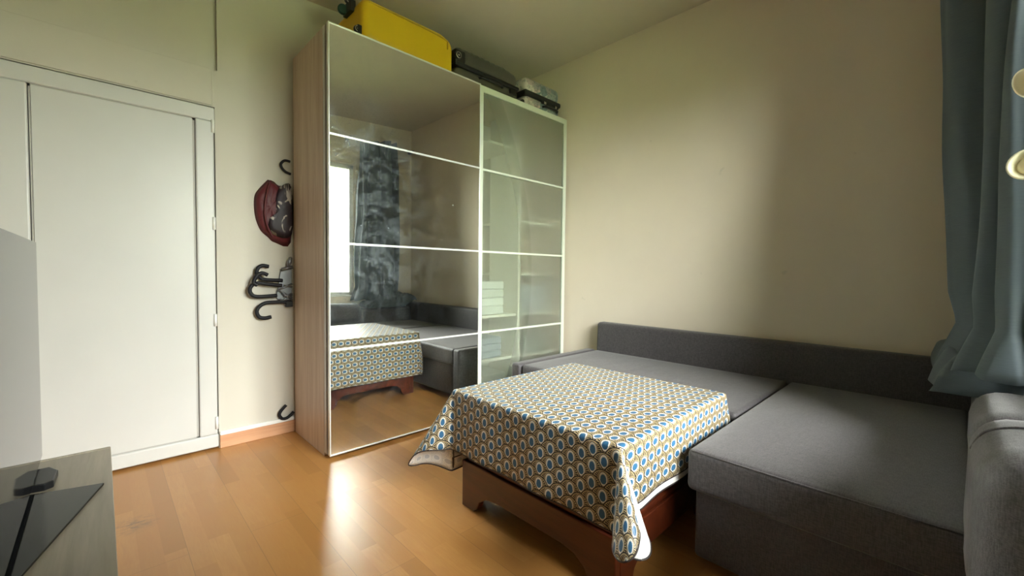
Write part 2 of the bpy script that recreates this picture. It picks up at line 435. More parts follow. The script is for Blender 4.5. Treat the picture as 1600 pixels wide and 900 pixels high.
# back wall: door recess and the deep niche above the door
DX0, DX1, DZ = -1.215, -.405, 1.957
bm = BM()
box(bm, DX1, XR + .15, YB, YB + .3, 0, 2.165); box(bm, -.390, XR + .15, YB, YB + .3, 2.165, 2.97)
box(bm, XL - .15, DX1, YB, YB + .3, DZ, 2.165)
box(bm, XL - .15, DX0, YB, YB + .3, 0, DZ)
box(bm, XL - .15, -.421, YB, YB + .3, 2.165, 2.97); box(bm, -.421, -.390, YB + .025, YB + .3, 2.165, 2.97)
box(bm, DX0, DX1, YB + .12, YB + .3, 0, DZ)
struct('wall_back', bm, 'wall_back')
# window wall around the opening
bm = BM()
box(bm, XL - .15, WX0, YW - .3, YW, 0, 2.97); box(bm, WX1, XR + .15, YW - .3, YW, 0, 2.97)
box(bm, WX0, WX1, YW - .3, YW, 0, WZ0); box(bm, WX0, WX1, YW - .3, YW, WZ1, 2.97)
struct('wall_front', bm, 'wall')

# door in the back wall
door = thing('door_1', None, None, ((DX0 + DX1) / 2, YB, 0)); tag(door, kind='structure')
del_keys = None
IX0, IX1, IZ0, IZ1 = -1.107, -.500, .088, 1.873
bm = BM()
fr = [(DX0, DX1, .012, IZ0), (DX0, DX1, IZ1, DZ - .006), (DX0, IX0, IZ0, IZ1), (IX1, DX1 - .004, IZ0, IZ1)]
for a, b, c, d in fr: box(bm, a + .003, b - .003, YB - .012, YB + .06, c, d)
obj('door_frame', bm, 'door', door, bevel=.008, seg=3)
obj('door_panel', bx(IX0 + .007, IX1 - .009, YB - .004, YB + .03, IZ0 + .006, IZ1 - .006), 'door', door, bevel=.002)
bm = BM()
for a, b, c, d in ((IX0 - .0, IX0 + .006, IZ0, IZ1), (IX1 - .009, IX1, IZ0, IZ1), (IX0, IX1, IZ1 - .012, IZ1), (IX0, IX1, IZ0, IZ0 + .006)):
    box(bm, a, b, YB - .001, YB + .03, c, d)
obj('groove', bm, 'groove', door)
for z in (1.845, 1.30, .75, .155):
    h = BM(); tube(h, [(DX1 - .012, YB - .014, z - .035), (DX1 - .012, YB - .014, z + .035)], .008, 10)
    obj('hinge', h, 'white', door, smooth=True)
# raised casing over the door
struct('trim_1', bx(XL, DX1 - .012, YB - .010, YB, DZ + .005, 2.165), 'wall_back', bevel=.004)
bmb = bx(DX1 + .003, XR, YB - .012, YB, 0, .074); struct('baseboard_back', bmb, 'skirt', bevel=.002)
struct('trim_2', bx(DX1 + .003, -.002, YB - .014, YB, .075, .098), 'white', bevel=.003)
struct('baseboard_right', bx(XR - .012, XR, YW, YB - .012, 0, .074), 'skirt')
struct('baseboard_left', bx(XL, XL + .012, YW, YB - .012, 0, .074), 'skirt')
struct('baseboard_front', bx(XL + .012, XR - .012, YW, YW + .012, 0, .074), 'skirt')

# window in the front wall
win = thing('window_1', None, None, ((WX0 + WX1) / 2, YW - .1, WZ0)); tag(win, kind='structure')
bm = BM(); y0, y1 = YW - .12, YW - .06; w = .05
for a, b, c, d in ((WX0, WX0 + w, WZ0, WZ1), (WX1 - w, WX1, WZ0, WZ1), (WX0, WX1, WZ0, WZ0 + w), (WX0, WX1, WZ1 - w, WZ1), ((WX0 + WX1) / 2 - .04, (WX0 + WX1) / 2 + .04, WZ0, WZ1)):
    box(bm, a, b, y0, y1, c, d)
obj('window_frame', bm, 'white', win, bevel=.004)
obj('pane', bx(WX0 + w, (WX0 + WX1) / 2 - .04, YW - .092, YW - .088, WZ0 + w, WZ1 - w), 'pane', win)
obj('pane', bx((WX0 + WX1) / 2 + .04, WX1 - w, YW - .092, YW - .088, WZ0 + w, WZ1 - w), 'pane', win)
obj('window_sill', bx(WX0 - .0, WX1 + .0, YW - .12, YW + .012, WZ0 - .0, WZ0 + .012), 'white', win, bevel=.003)

# ------------------------------------------------------------------ wardrobe
XM, XE, ZT = 1.050, 2.024, 2.36
wd = thing('wardrobe', 'tall oak effect wardrobe with a mirror sliding door and a frosted glass sliding door', 'wardrobe', (XE / 2, .3, 0))
obj('side_panel', bx(0, .02, .082, .575, 0, ZT - .003), 'oak', wd, bevel=.001)
obj('side_panel', bx(XE - .02, XE, .082, .575, 0, ZT - .003), 'oak', wd, bevel=.001)
obj('top_panel', bx(.02, XE - .02, .082, .575, ZT - .03, ZT - .005), 'oak', wd)
obj('bottom_panel', bx(.02, XE - .02, .082, .575, .06, .085), 'oak', wd)
obj('back_panel', bx(.02, XE - .02, .567, .575, .085, ZT - .03), 'inside', wd)
obj('divider', bx(XM - .02, XM + .02, .10, .567, .085, ZT - .03), 'inside', wd)
obj('divider', bx(1.535, 1.56, .10, .45, .085, ZT - .03), 'inside', wd)
for z, a, b in ((2.02, XM + .02, 1.535), (.69, XM + .02, 1.535), (.35, XM + .02, 1.535), (1.02, 1.56, XE - .02), (.69, 1.56, XE - .02), (1.45, 1.56, XE - .02), (.34, 1.56, XE - .02)):
    obj('shelf', bx(a, b, .12, .567, z, z + .02), 'inside', wd)
obj('door_track', bx(0, XE, .045, .080, ZT - .045, ZT - .002), 'track', wd); obj('door_track', bx(0, XE, .045, .080, .022, .05), 'track', wd)
obj('cover_strip', bx(.0, .012, .048, .078, .05, ZT - .045), 'track', wd)
for x in (.10, .9, 1.95):
    f = BM(); lathe(f, [(0, 0), (.022, 0), (.022, .02), (0, .02)], (x, .06, 0), (0, 0, 1), 16); obj('foot', f, 'greymetal', wd)
h4 = (ZT - .02) / 4
Z = [.02 + h4 * i for i in range(5)]
def sliding(x0, x1, y0, y1, stile, rail, bar, fmat, pmat, pname, dname, label):
    d = obj(dname, bx(x0, x1, y1 - .004, y1, Z[0] + .002, Z[4] - .002), 'track', wd, label=label)
    bm = BM()
    box(bm, x0, x0 + stile, y0, y1 - .004, Z[0], Z[4]); box(bm, x1 - stile, x1, y0, y1 - .004, Z[0], Z[4])
    box(bm, x0 + stile, x1 - stile, y0, y1 - .004, Z[0], Z[0] + rail[0]); box(bm, x0 + stile, x1 - stile, y0, y1 - .004, Z[4] - rail[1], Z[4])
    obj('door_frame', bm, fmat, d, bevel=.0015)
    for i in (1, 2, 3): obj('crossbar', bx(x0 + stile, x1 - stile, y0 + .002, y1 - .005, Z[i] - bar / 2, Z[i] + bar / 2), fmat, d)
    for i in range(4):
        a = Z[i] + (rail[0] if i == 0 else bar / 2); b = Z[i + 1] - (rail[1] if i == 3 else bar / 2)
        p = obj(pname, bx(x0 + stile, x1 - stile, y0 + .004, y0 + .009, a, b), pmat, d)
    return d
# mirror door: an open back so that nothing shows through its thin frame
sliding(0, XM, 0, .026, .006, (.008, .008), .011, 'alu', 'mirror', 'mirror_panel', 'mirror_door', 'mirror sliding door in four panes')
# frosted door has no backing board: build it apart
fd = obj('frosted_door', bx(XM - .01, XE, .036, .040, ZT - .05, ZT - .006), 'track', wd, label='frosted glass sliding door in four panes')
x0, x1, y0, y1 = XM - .012, XE, .014, .036; st, rt, bar = .036, .040, .014
bm = BM(); box(bm, x0, x0 + st + .012, y0 + .014, y1, Z[0], Z[4]); box(bm, x1 - st, x1, y0, y1, Z[0], Z[4])
box(bm, XM, XM + st, y0, y0 + .014, Z[0], Z[4])
box(bm, XM + st, x1 - st, y0, y1, Z[0], Z[0] + .02); box(bm, XM + st, x1 - st, y0, y1, Z[4] - rt, Z[4])
obj('door_frame', bm, 'alu2', fd, bevel=.001)
for i in (1, 2, 3): obj('crossbar', bx(XM + st, x1 - st, y0 + .002, y1 - .002, Z[i] - bar / 2, Z[i] + bar / 2), 'alu2', fd)
for i in range(4):
    a = Z[i] + (.02 if i == 0 else bar / 2); b = Z[i + 1] - (rt if i == 3 else bar / 2)
    obj('glass_panel', bx(XM + st, x1 - st, y0 + .010, y0 + .014, a, b), 'frosted', fd)
obj('door_stop', bx(.985, 1.035, .03, .045, ZT + .0, ZT + .012), 'white', wd)

# folded things behind the frosted glass
def fold(name, label, cat, x0, x1, z0, h, col, n=3, y0=.14):
    z0 += .003; t = thing(name, label, cat, ((x0 + x1) / 2, .25, z0))
    for i in range(n):
        m = plain('cloth_%s_%d' % (name, i), tuple(min(1, c * (1 + .12 * (i % 2))) for c in col), .8)
        obj('folded_layer', softbox(x0, x1, y0, y0 + .25, z0 + h * i / n, z0 + h * (i + 1) / n, r=.012, n=4), m, t, smooth=True)
fold('clothes_pile', 'pale folded pile blurred behind frosted glass, left compartment, upper of two', 'clothes', 1.15, 1.42, .71, .26, (.60, .60, .55), 4)
fold('linen_pile', 'grey folded linen blurred behind frosted glass, on the lowest left shelf', 'linen', 1.12, 1.40, .37, .16, (.30, .33, .38), 3)
fold('towel_pile', 'blurred grey folded pile behind frosted glass in the right compartment', 'towels', 1.64, 1.95, .71, .22, (.26, .28, .32), 3)
fold('blanket_pile', 'dark folded blanket blurred behind the lowest right frosted pane', 'blanket', 1.66, 1.95, .36, .13, (.20, .22, .20), 2)
b = obj('storage_box', softbox(1.63, 1.95,   .15, .45, .088, .27, r=.01, n=3), plain('cream_card', (.66, .63, .54), .7), None); tag(b, 'cream box on the wardrobe floor behind the frosted door', 'box')
b = obj('storage_box', softbox(1.14, 1.46, .15, .45, .088, .24, r=.01, n=3), plain('white_card', (.60, .60, .56), .7), None); tag(b, 'whitish box at wardrobe bottom behind frosted glass, beside the mirror door', 'box')

# ------------------------------------------------------------------ suitcases on the wardrobe
def wheel(parent, c, r, axis, mat='black', ring=True, name='wheel'):
    w_ = BM(); lathe(w_, [(0, -.011), (r * .8, -.011), (r, -.006), (r, .006), (r * .8, .011), (0, .011)], c, axis, 22)
    o = obj(name, w_, mat, parent, smooth=False, bevel=.001)
    if ring:
        rg = BM(); ax = Vector(axis).normalized(); s = ax.cross(Vector((0, 0, 1))).normalized(); t = ax.cross(s)
        cc = Vector(c)
        for off in (-.0115, .0115):
            tube(rg, [cc + ax * off + (s * math.cos(a) + t * math.sin(a)) * r * .72 for a in [2 * PI * k / 20 for k in range(20)]], .0022, 6, True)
            lathe(rg, [(0, -.002), (r * .25, -.002), (r * .25, .002), (0, .002)], cc + ax * off, ax, 12)
        obj('wheel_ring', rg, 'chrome', o, smooth=True)
    return o
zs = ZT
yc = thing('suitcase', 'large bright yellow hard shell suitcase lying on the wardrobe above the mirror door', 'suitcase', (.53, .28, zs), 'suitcases on top of the wardrobe')
def ywarp(p, u, v, w_):
    # the shell slopes down to its far end and is rounder there
    if p.x > .74: p.z -= (p.x - .74) ** 2 * 4.5 * w_
    return p
obj('shell', softbox(.212, .850, .045, .50, zs, 2.615, r=.045, n=10, warp=ywarp), 'yellow', yc, smooth=True)
bm = BM(); pts = [(.25, .052, 2.585), (.5, .0455, 2.585), (.75, .0455, 2.577), (.80, .049, 2.56)]
tube(bm, smoothpath(pts), .004, 8); obj('seam', bm, 'yellow_dark', yc, smooth=True)
obj('zip_pull', softbox(.79, .797, .036, .046, 2.515, 2.565, r=.002, n=2), 'yellow_dark', yc)
for c, r in (((.196, .085, 2.425), .021), ((.19, .44, 2.40), .024)): wheel(yc, c, r, (0, 1, 0))
wheel(yc, (.176, .235, 2.592), .030, (.3, 1, .1), 'darkgreen', False)
wheel(yc, (.196, .20, 2.640), .026, (0, 1, 0))
for q in ((.190, .222, .16, .27, 2.565, 2.63), (.192, .22, .07, .10, 2.40, 2.45), (.19, .222, .42, .46, 2.385, 2.43)): obj('wheel_bracket', bx(*q), 'black', yc, bevel=.004)

gc = thing('suitcase', 'dark grey ribbed hard shell suitcase lying between the yellow case and the floral case', 'suitcase', (1.17, .3, zs), 'suitcases on top of the wardrobe')
bm = softbox(.885, 1.475, .055, .50, 2.475, 2.597, r=.045, n=26, warp=lambda p, u, v, w_: Vector((p.x, p.y + .01 * w_, p.z + (.0035 * math.cos(u * 60) * w_ if abs(u) < .8 else 0) - max(0, u - .55) * .05 * w_)))
obj('upper_shell', bm, 'casegrey', gc, smooth=True)
obj('lower_shell', softbox(.875, 1.475, .055, .50, zs, 2.455, r=.035, n=8), 'casegrey', gc, smooth=True)
obj('zip_band', softbox(.87, 1.48, .050, .505, 2.450, 2.480, r=.012, n=8), 'black', gc, smooth=True)
bm = BM(); tube(bm, smoothpath([(1.08, .058, 2.425), (1.10, .036, 2.425), (1.19, .032, 2.425), (1.28, .036, 2.425), (1.30, .058, 2.425)]), .009, 8)
obj('handle', bm, 'black', gc, smooth=True)
bm = softbox(1.375, 1.445, .046, .06, 2.405, 2.440, r=.004, n=2); obj('lock', bm, 'black', gc)
obj('bracket', softbox(.868, .95, .05, .12, 2.47, 2.56, r=.01, n=3), 'black', gc, smooth=True)
wheel(gc, (.885, .050, 2.512), .027, (0, 1, 0)); wheel(gc, (.885, .42, 2.497), .024, (0, 1, 0))

pc = thing('suitcase', 'small floral print cabin case lying above the frosted door by the right wall', 'suitcase', (1.75, .25, zs), 'suitcases on top of the wardrobe')
obj('upper_shell', softbox(1.555, 1.985, .060, .42, 2.485, 2.612, r=.05, n=10), 'print', pc, smooth=True)
obj('lower_shell', softbox(1.555, 1.985, .060, .42, zs, 2.465, r=.045, n=10), 'print', pc, smooth=True)
obj('zip_band', softbox(1.548, 1.990, .052, .425, 2.456, 2.500, r=.017, n=8), 'black', pc, smooth=True)
bm = BM(); tube(bm, smoothpath([(1.76, .062, 2.412), (1.78, .040, 2.412), (1.85, .036, 2.412), (1.92, .040, 2.412), (1.94, .062, 2.412)]), .010, 8)
obj('handle', bm, 'black', pc, smooth=True)
bm = bx(1.745, 1.95, .048, .064, 2.434, 2.450); obj('trim_bar', bm, 'black', pc, bevel=.003)
for a, b in ((1.76, 1.785), (1.90, 1.92)): obj('zip_pull', bx(a, b, .042, .049, 2.432, 2.452), 'chrome', pc, bevel=.001)
wheel(pc, (1.553, .09, 2.40), .022, (0, 1, 0), ring=False)

# ------------------------------------------------------------------ hooks and bag beside the wardrobe
rack = thing('hook_rack', 'grey wall bracket with black curved hooks half hidden behind the wardrobe', 'hooks', (-.05, .58, .80))
def hook(parent, pts, y, r=.0112, name='hook'):
    bm = BM(); p = smoothpath([(a, y if not isinstance(y, list) else y[i], b) for i, (a, b) in enumerate(pts)], 7); tube(bm, p, r, 12)
    return obj(name, bm, 'rubber', parent, smooth=True)
hook(rack, [(-.02, .839), (-.103, .841), (-.164, .838), (-.199, .816), (-.212, .786), (-.199, .755), (-.17, .746), (-.134, .751)], .575)
hook(rack, [(-.105, .883), (-.214, .88), (-.245, .899), (-.25, .926), (-.234, .952), (-.202, .961), (-.16, .954), (-.077, .944)], .560)
hook(rack, [(-.068, .975), (-.168, .981), (-.197, 1.0), (-.21, 1.021), (-.202, 1.051), (-.178, 1.066), (-.145, 1.061)], .578)
hook(rack, [(-.159, 1.009), (-.185, 1.021), (-.209, 1.012), (-.228, .985), (-.233, .962), (-.215, .948)], .545)
bm = BM(); prism(bm, [(-.075, 1.045), (-.012, 1.055), (-.012, .806), (-.05, .815), (-.105, .87), (-.09, .935), (-.085, .98)], 'y', .585, .600)
obj('bracket', bm, 'greymetal', rack, bevel=.003)
for k in range(9):
    bm = BM(); a = random.uniform(.83, 1.03); b_ = a + random.uniform(-.06, .06)
    tube(bm, [(random.uniform(-.10, -.06), .572, a), (-.012, .578, b_)], .006, 8)
    obj('arm', bm, 'greymetal', rack, smooth=True)
bm = BM(); tube(bm, [(-.075, .565, 1.045), (-.012, .565, 1.06)], .010, 8); obj('arm', bm, 'greymetal', rack, smooth=True)
bm = BM(); lathe(bm, [(0, -.035), (.010, -.028), (.015, 0), (.010, .028), (0, .035)], (-.028, .575, 1.092), (.25, 0, 1), 14)
obj('knob', bm, 'greymetal', rack, smooth=True)
obj('end_cap', bx(-.052, -.012, .562, .598, .808, .846), 'black', rack, bevel=.004)
h = hook(None, [(-.024, 1.716), (-.051, 1.721), (-.069, 1.699), (-.062, 1.675), (-.041, 1.656), (-.012, 1.646)], [.560, .575, .585, .589, .590, .590], .008, 'wall_hook')
tag(h, 'black curved hook above the maroon bag beside the wardrobe', 'hook')
h = hook(None, [(-.05, .182), (-.08, .152), (-.09, .126), (-.074, .100), (-.047, .098), (-.022, .114), (-.006, .130)], .585, .0095, 'umbrella_handle')
tag(h, 'black crook handle low on the wall, sticking out behind the wardrobe foot', 'handle')
bag = thing('bag', 'maroon bag with black and white print hanging on the wall beside the wardrobe', 'bag', (-.11, .58, 1.21))
out = [(-.14, 1.593), (-.107, 1.587), (-.077, 1.566), (-.022, 1.574), (-.012, 1.56), (-.012, 1.216), (-.104, 1.211), (-.143, 1.242), (-.179, 1.276), (-.201, 1.325), (-.213, 1.381), (-.216, 1.445), (-.209, 1.496), (-.18, 1.543)]
def puffy(outline, yb, depth, rings=6, seed=1):
    cx = sum(p[0] for p in outline) / len(outline); cz_ = sum(p[1] for p in outline) / len(outline)
    bm = BM(); P = [Vector((a, 0, b)) for a, b in outline]; P = smoothpath(P + [P[0]], 4)[:-1]; n = len(P); prev = None
    for k in range(rings + 1):
        f = 1 - k / rings; d = depth * math.sqrt(max(0, 1 - f ** 2.2))
        if k == rings: cur = [bm.verts.new((cx, yb - depth, cz_))]
        else: cur = [bm.verts.new((cx + (p.x - cx) * f, yb - d - (.006 * noise.noise(Vector((p.x * 30 + seed, k, p.z * 30))) if k else 0), cz_ + (p.z - cz_) * f)) for p in P]
        if prev:
            for i in range(n):
                if len(cur) == 1: bm.faces.new((prev[i], prev[(i + 1) % n], cur[0]))
                else: bm.faces.new((prev[i], prev[(i + 1) % n], cur[(i + 1) % n], cur[i]))
        else: bm.faces.new(cur[::-1])
        prev = cur
    bmesh.ops.recalc_face_normals(bm, faces=bm.faces); return bm
obj('bag_body', puffy(out, .600, .035), 'maroon', bag, smooth=True)
obj('printed_panel', puffy([(-.079, 1.556), (-.016, 1.564), (-.014, 1.264), (-.125, 1.262), (-.147, 1.345), (-.108, 1.38), (-.107, 1.486)], .572, .016, 4), 'bagprint', bag, smooth=True)
bm = BM(); tube(bm, smoothpath([(-.13, .572, 1.585), (-.155, .558, 1.50), (-.168, .556, 1.40), (-.155, .560, 1.31), (-.12, .568, 1.24)]), .005, 8)
obj('piping', bm, 'maroon', bag, smooth=True)

# ------------------------------------------------------------------ corner sofa
sf = thing('corner_sofa', 'charcoal grey corner sofa with a long chaise under the window', 'sofa', (1.4, -1.4, 0))
obj('seat_base', softbox(1.135, 1.95, -1.70, -.295, .045, .298, r=.012, n=6), 'sofa', sf, smooth=True)
obj('seat_cushion', softbox(1.105, 1.965, -1.698, -.372, .298, .432, r=.022, n=16, puff=.004), 'sofa_top', sf, smooth=True)
obj('end_panel', softbox(1.095, 1.965, -.366, -.285, .045, .434, r=.018, n=8), 'sofa', sf, smooth=True)
obj('chaise_base', softbox(.608, 1.95, -2.400, -1.728, .045, .292, r=.015, n=8), 'sofa', sf, smooth=True)
cc_ = obj('chaise_cushion', softbox(.578, 1.965, -2.408, -1.708, .288, .432, r=.020, n=22, puff=.014), 'sofa_top', sf, smooth=True)
bm = BM(); tube(bm, [(.585, -2.395, .4245), (.582, -2.05, .4255), (.585, -1.722, .4245)], .0035, 6)
obj('piping', bm, 'sofa', cc_, smooth=True)
obj('backrest', softbox(1.935, 2.045, -2.58, -.375, .045, .655, r=.026, n=14, warp=lambda p, u, v, w_: Vector((p.x + .02 * w_ * (1 if u < 0 else 0), p.y, p.z))), 'sofa', sf, smooth=True)
obj('side_back', softbox(.60, 1.935, -2.605, -2.412, .045, .600, r=.030, n=12), 'sofa', sf, smooth=True)
ar = obj('armrest', softbox(.80, 1.30, -2.600, -2.385, .42, .672, r=.085, n=14, seed=3), 'sofa_top', sf, smooth=True)
ar2 = obj('armrest', softbox(.385, .82, -2.604, -2.372, .30, .692, r=.095, n=14, seed=5), 'sofa_top', sf, smooth=True)
obj('arm_base', softbox(.40, .60, -2.58, -2.42, .045, .32, r=.02, n=5), 'sofa', sf, smooth=True)
bm = BM(); tube(bm, smoothpath([(.66, -2.378, .615), (.655, -2.40, .665), (.65, -2.45, .690), (.65, -2.50, .692)]), .003, 6)
obj('seam', bm, 'sofa', ar2, smooth=True)
for x, y in ((1.16, -.33), (1.16, -1.6), (.80, -1.88), (.80, -2.30), (1.9, -.33), (1.9, -2.5)):
    bm = BM(); lathe(bm, [(0, 0), (.022, 0), (.026, .046), (0, .046)], (x, y, 0), (0, 0, 1), 16); obj('leg', bm, 'black', sf, smooth=False)

# ------------------------------------------------------------------ coffee table
TX0, TX1, TY0, TY1, TZ = .225, 1.066, -1.655, -.832, .522
tb = thing('coffee_table', 'low reddish brown wooden coffee table with bracket feet under the patterned cloth', 'table', ((TX0 + TX1) / 2, (TY0 + TY1) / 2, 0))
obj('tabletop', bx(TX0 + .004, TX1 - .004, TY0 + .004, TY1 - .004, TZ - .035, TZ - .002), 'cherry', tb, bevel=.004)
obj('body', bx(TX0 + .09, TX1 - .09, TY0 + .09, TY1 - .09, .19, TZ - .035), 'cherry', tb, bevel=.004)
obj('moulding', softbox(TX0 + .045, TX1 - .045, TY0 + .035, TY1 - .035, .205, .232, r=.010, n=4), 'cherry', tb, smooth=True)
B0, B1, C0, C1 = TX0 + .035, TX1 - .035, TY0 + .028, TY1 - .01      # plinth outline
def skirt(a, b, leg=.13):
    # profile of one plinth board: band with a bracket foot at each end
    pts = [(a, 0), (a + leg * .62, 0), (a + leg * .80, .02), (a + leg * .92, .055), (a + leg * 1.25, .083), (a + leg * 1.7, .092)]
    pts += [(b - (p[0] - a), p[1]) for p in pts[::-1]]
    return pts + [(b, .205), (a, .205)]
bm = BM(); prism(bm, skirt(C0, C1), 'x', B0, B0 + .03); obj('plinth_board', bm, 'cherry', tb, bevel=.004, seg=3)
bm = BM(); prism(bm, skirt(C0, C1), 'x', B1 - .03, B1); obj('plinth_board', bm, 'cherry', tb, bevel=.004, seg=3)
bm = BM(); prism(bm, skirt(B0 + .0305, B1 - .0305, .10), 'y', C0, C0 + .03); obj('plinth_board', bm, 'cherry', tb, bevel=.004, seg=3)
bm = BM(); prism(bm, skirt(B0 + .0305, B1 - .0305, .10), 'y', C1 - .03, C1); obj('plinth_board', bm, 'cherry', tb, bevel=.004, seg=3)

# oilcloth: flat on the top, hanging over the edges, coned at the four corners
OL, OR_, ON, OF = .265, .12, .205, .375      # overhang left, right, near, far
RB = .012
def drop(r, fl):
    """distance r past the edge -> (outward, down)"""
    a = RB * PI / 2
    if r < a:
        t = r / RB; return RB * math.sin(t), RB * (1 - math.cos(t))
    q = r - a; return RB + q * math.sin(fl), RB + q * math.cos(fl)
def bez(k, t, a, b):
    P = [Vector((0, 0)), a * k, b * k, Vector((0, 0))]; s = 1 - t
    return P[0] * s ** 3 + P[1] * 3 * s * s * t + P[2] * 3 * s * t * t + P[3] * t ** 3
def cloth_pt(s, t, TX0=TX0, TX1=TX1, TY0=TY0, TY1=TY1, dz=.0015, kf=1., skew=0., kfar=.88):
    """s,t: flat cloth coordinates measured from the table's left / near corner"""
    Wx, Wy = TX1 - TX0, TY1 - TY0
    a = -s if s < 0 else (s - Wx if s > Wx else 0); b = -t if t < 0 else (t - Wy if t > Wy else 0)
    sx = -1 if s < 0 else 1; sy = -1 if t < 0 else 1
    ex = TX0 + min(max(s, 0), Wx); ey = TY0 + min(max(t, 0), Wy)
    zt = TZ + dz
    if a == 0 and b == 0:
        return Vector((ex, ey, zt + .0006 * noise.noise(Vector((s * 6, t * 6, 0)))))
    if a > 0 and b > 0:
        r = math.hypot(a, b); phi = math.atan2(b, a) / (PI / 2)
        o, d = drop(r, .03)
        k = (.98 if sx < 0 else .3) * max(r - .01, 0) * kf * (kfar if sy > 0 else 1)
        q_ = .12 if sy > 0 else .30
        h = bez(k, phi, Vector((1, q_)).normalized(), Vector((q_ - skew, 1)).normalized())     # leaves the edge, loops outward, comes back
        hl = h.length; lim = .9 * d
        z = math.sqrt(max((d * d) - min(hl, lim) ** 2, 0)) if r > RB * 2 else d
        oo = o * (.35 + .65 * (abs(2 * phi - 1)))
        ox = h.x + oo * (1 - phi) + o * .25 * phi; oy = h.y + oo * phi + o * .25 * (1 - phi)
        return Vector((ex + sx * ox, ey + sy * oy, zt - z))
    if a > 0:
        wave = .006 * math.sin(t * 21 + 1) * min(a / .2, 1); o, d = drop(a, .03)
        near = min(t, Wy - t); o2 = o + wave * min(near / .1, 1)
        return Vector((ex + sx * o2, ey, zt - d))
    wave = .005 * math.sin(s * 19) * min(b / .2, 1); o, d = drop(b, .02)
    near = min(s, Wx - s)
    return Vector((ex, ey + sy * (o + wave * min(near / .1, 1)), zt - d))
def cloth_mesh(OL, OR_, ON, OF, RC=.10, **kw):
    Wx, Wy = TX1 - TX0, TY1 - TY0
    def seg(a, b, n): return [a + (b - a) * i / n for i in range(n)]
    S = seg(-OL, -.03, 16) + seg(-.03, .03, 10) + seg(.03, Wx - .03, 20) + seg(Wx - .03, Wx + .03, 8) + seg(Wx + .03, Wx + OR_, 6) + [Wx + OR_]
    T = seg(-ON, -.03, 14) + seg(-.03, .03, 10) + seg(.03, Wy - .03, 22) + seg(Wy - .03, Wy + .03, 10) + seg(Wy + .03, Wy + OF, 18) + [Wy + OF]
    def rnd(s, t):
        # squeeze the outer corners of the flat sheet into round ones
        for sx, x1 in ((-1, -OL), (1, Wx + OR_)):
            for sy, y1 in ((-1, -ON), (1, Wy + OF)):
                rc = min(RC, abs(x1 if sx < 0 else OR_) * .8, abs(y1 if sy < 0 else OF) * .8)
                cx, cy = x1 - sx * rc, y1 - sy * rc
                dx, dy = (s - cx) * sx, (t - cy) * sy
                if dx > 0 and dy > 0:
                    m = max(dx, dy); h = math.hypot(dx, dy); f = m / h
                    return cx + sx * dx * f, cy + sy * dy * f
        return s, t
    bm = BM(); uvl = bm.loops.layers.uv.new('flat'); G = []; flat = {}
    for s in S:
        row = []
        for t in T:
            s2, t2 = rnd(s, t); v = bm.verts.new(cloth_pt(s2, t2, **kw)); flat[v] = (s2, t2); row.append(v)
        G.append(row)
    for i in range(len(S) - 1):
        for j in range(len(T) - 1):
            f = bm.faces.new((G[i][j], G[i + 1][j], G[i + 1][j + 1], G[i][j + 1]))
            for l in f.loops: l[uvl].uv = flat[l.vert]
    rim = [G[i][0].co.copy() for i in range(len(S))] + [G[-1][j].co.copy() for j in range(1, len(T))] + [G[i][-1].co.copy() for i in range(len(S) - 2, -1, -1)] + [G[0][j].co.copy() for j in range(len(T) - 2, 0, -1)]
    return bm, rim
bm, rim = cloth_mesh(OL, OR_, ON, OF)
cl = obj('tablecloth', bm, ['cloth', 'cloth_back'], None, smooth=True)
so = cl.modifiers.new('thickness', 'SOLIDIFY'); so.thickness = .0012; so.offset = 1; so.material_offset = 1; so.material_offset_rim = 1
tag(cl, 'oilcloth tablecloth printed with blue and cream scallops, hanging over the coffee table', 'tablecloth')
bm = BM(); tube(bm, rim, .0028, 6, True)
obj('edge_binding', bm, 'binding', cl, smooth=True, label='dark brown edge binding')

bm, rim2 = cloth_mesh(.240, .10, .235, .30, TX0=TX0 + .006, TX1=TX1 - .006, TY0=TY0 + .006, TY1=TY1 - .006, dz=-.0005, kf=.98, skew=.4, kfar=.02)  # separate white underlay cloth, only parented to the tablecloth
ul = obj('underlay', bm, plain('white_cloth_underlay', (.80, .79, .76), .5), cl, smooth=True, label='plain white lining hanging below the hem')
bm = BM(); tube(bm, rim2, .0026, 6, True)
obj('edge_binding', bm, 'binding', ul, smooth=True, label='dark brown edge binding')

# ------------------------------------------------------------------ tv bench, tv
bench = thing('tv_bench', 'low grey brown wood grain television bench at the left edge', 'tv bench', (-1.13, -1.2, 0))
obj('top_board', bx(-1.385, -.870, -2.05, -.417, .425, .45), 'bench', bench, bevel=.0015)
obj('back_lip', bx(-1.385, -.872, -.428, -.417, .4495, .4515), 'bench', bench)
obj('side_board', bx(-1.38, -.885, -.447, -.425, .0, .425), 'bench', bench, bevel=.001)
obj('side_board', bx(-1.38, -.885, -2.045, -2.02, .0, .425), 'bench', bench, bevel=.001)
obj('back_board', bx(-1.38, -1.365, -2.02, -.447, .02, .425), 'bench', bench)
obj('shelf', bx(-1.365, -.90, -2.02, -.447, .20, .22), 'bench', bench)
obj('drawer', bx(-.90, -.884, -1.22, -.45, .225, .42), 'bench', bench, bevel=.001)
obj('drawer', bx(-.90, -.884, -2.017, -1.225, .225, .42), 'bench', bench, bevel=.001)
tv = thing('television', 'flat television on the wood grain bench, its screen seen at a slant', 'television', (-1.04, -.98, .45))
obj('screen', bx(-1.0215, -1.0195, -1.55, -.452, .477, 1.113), 'screen', tv, bevel=.0)
obj('casing', bx(-1.05, -1.0215, -1.552, -.450, .475, 1.115), 'black', tv, bevel=.003)
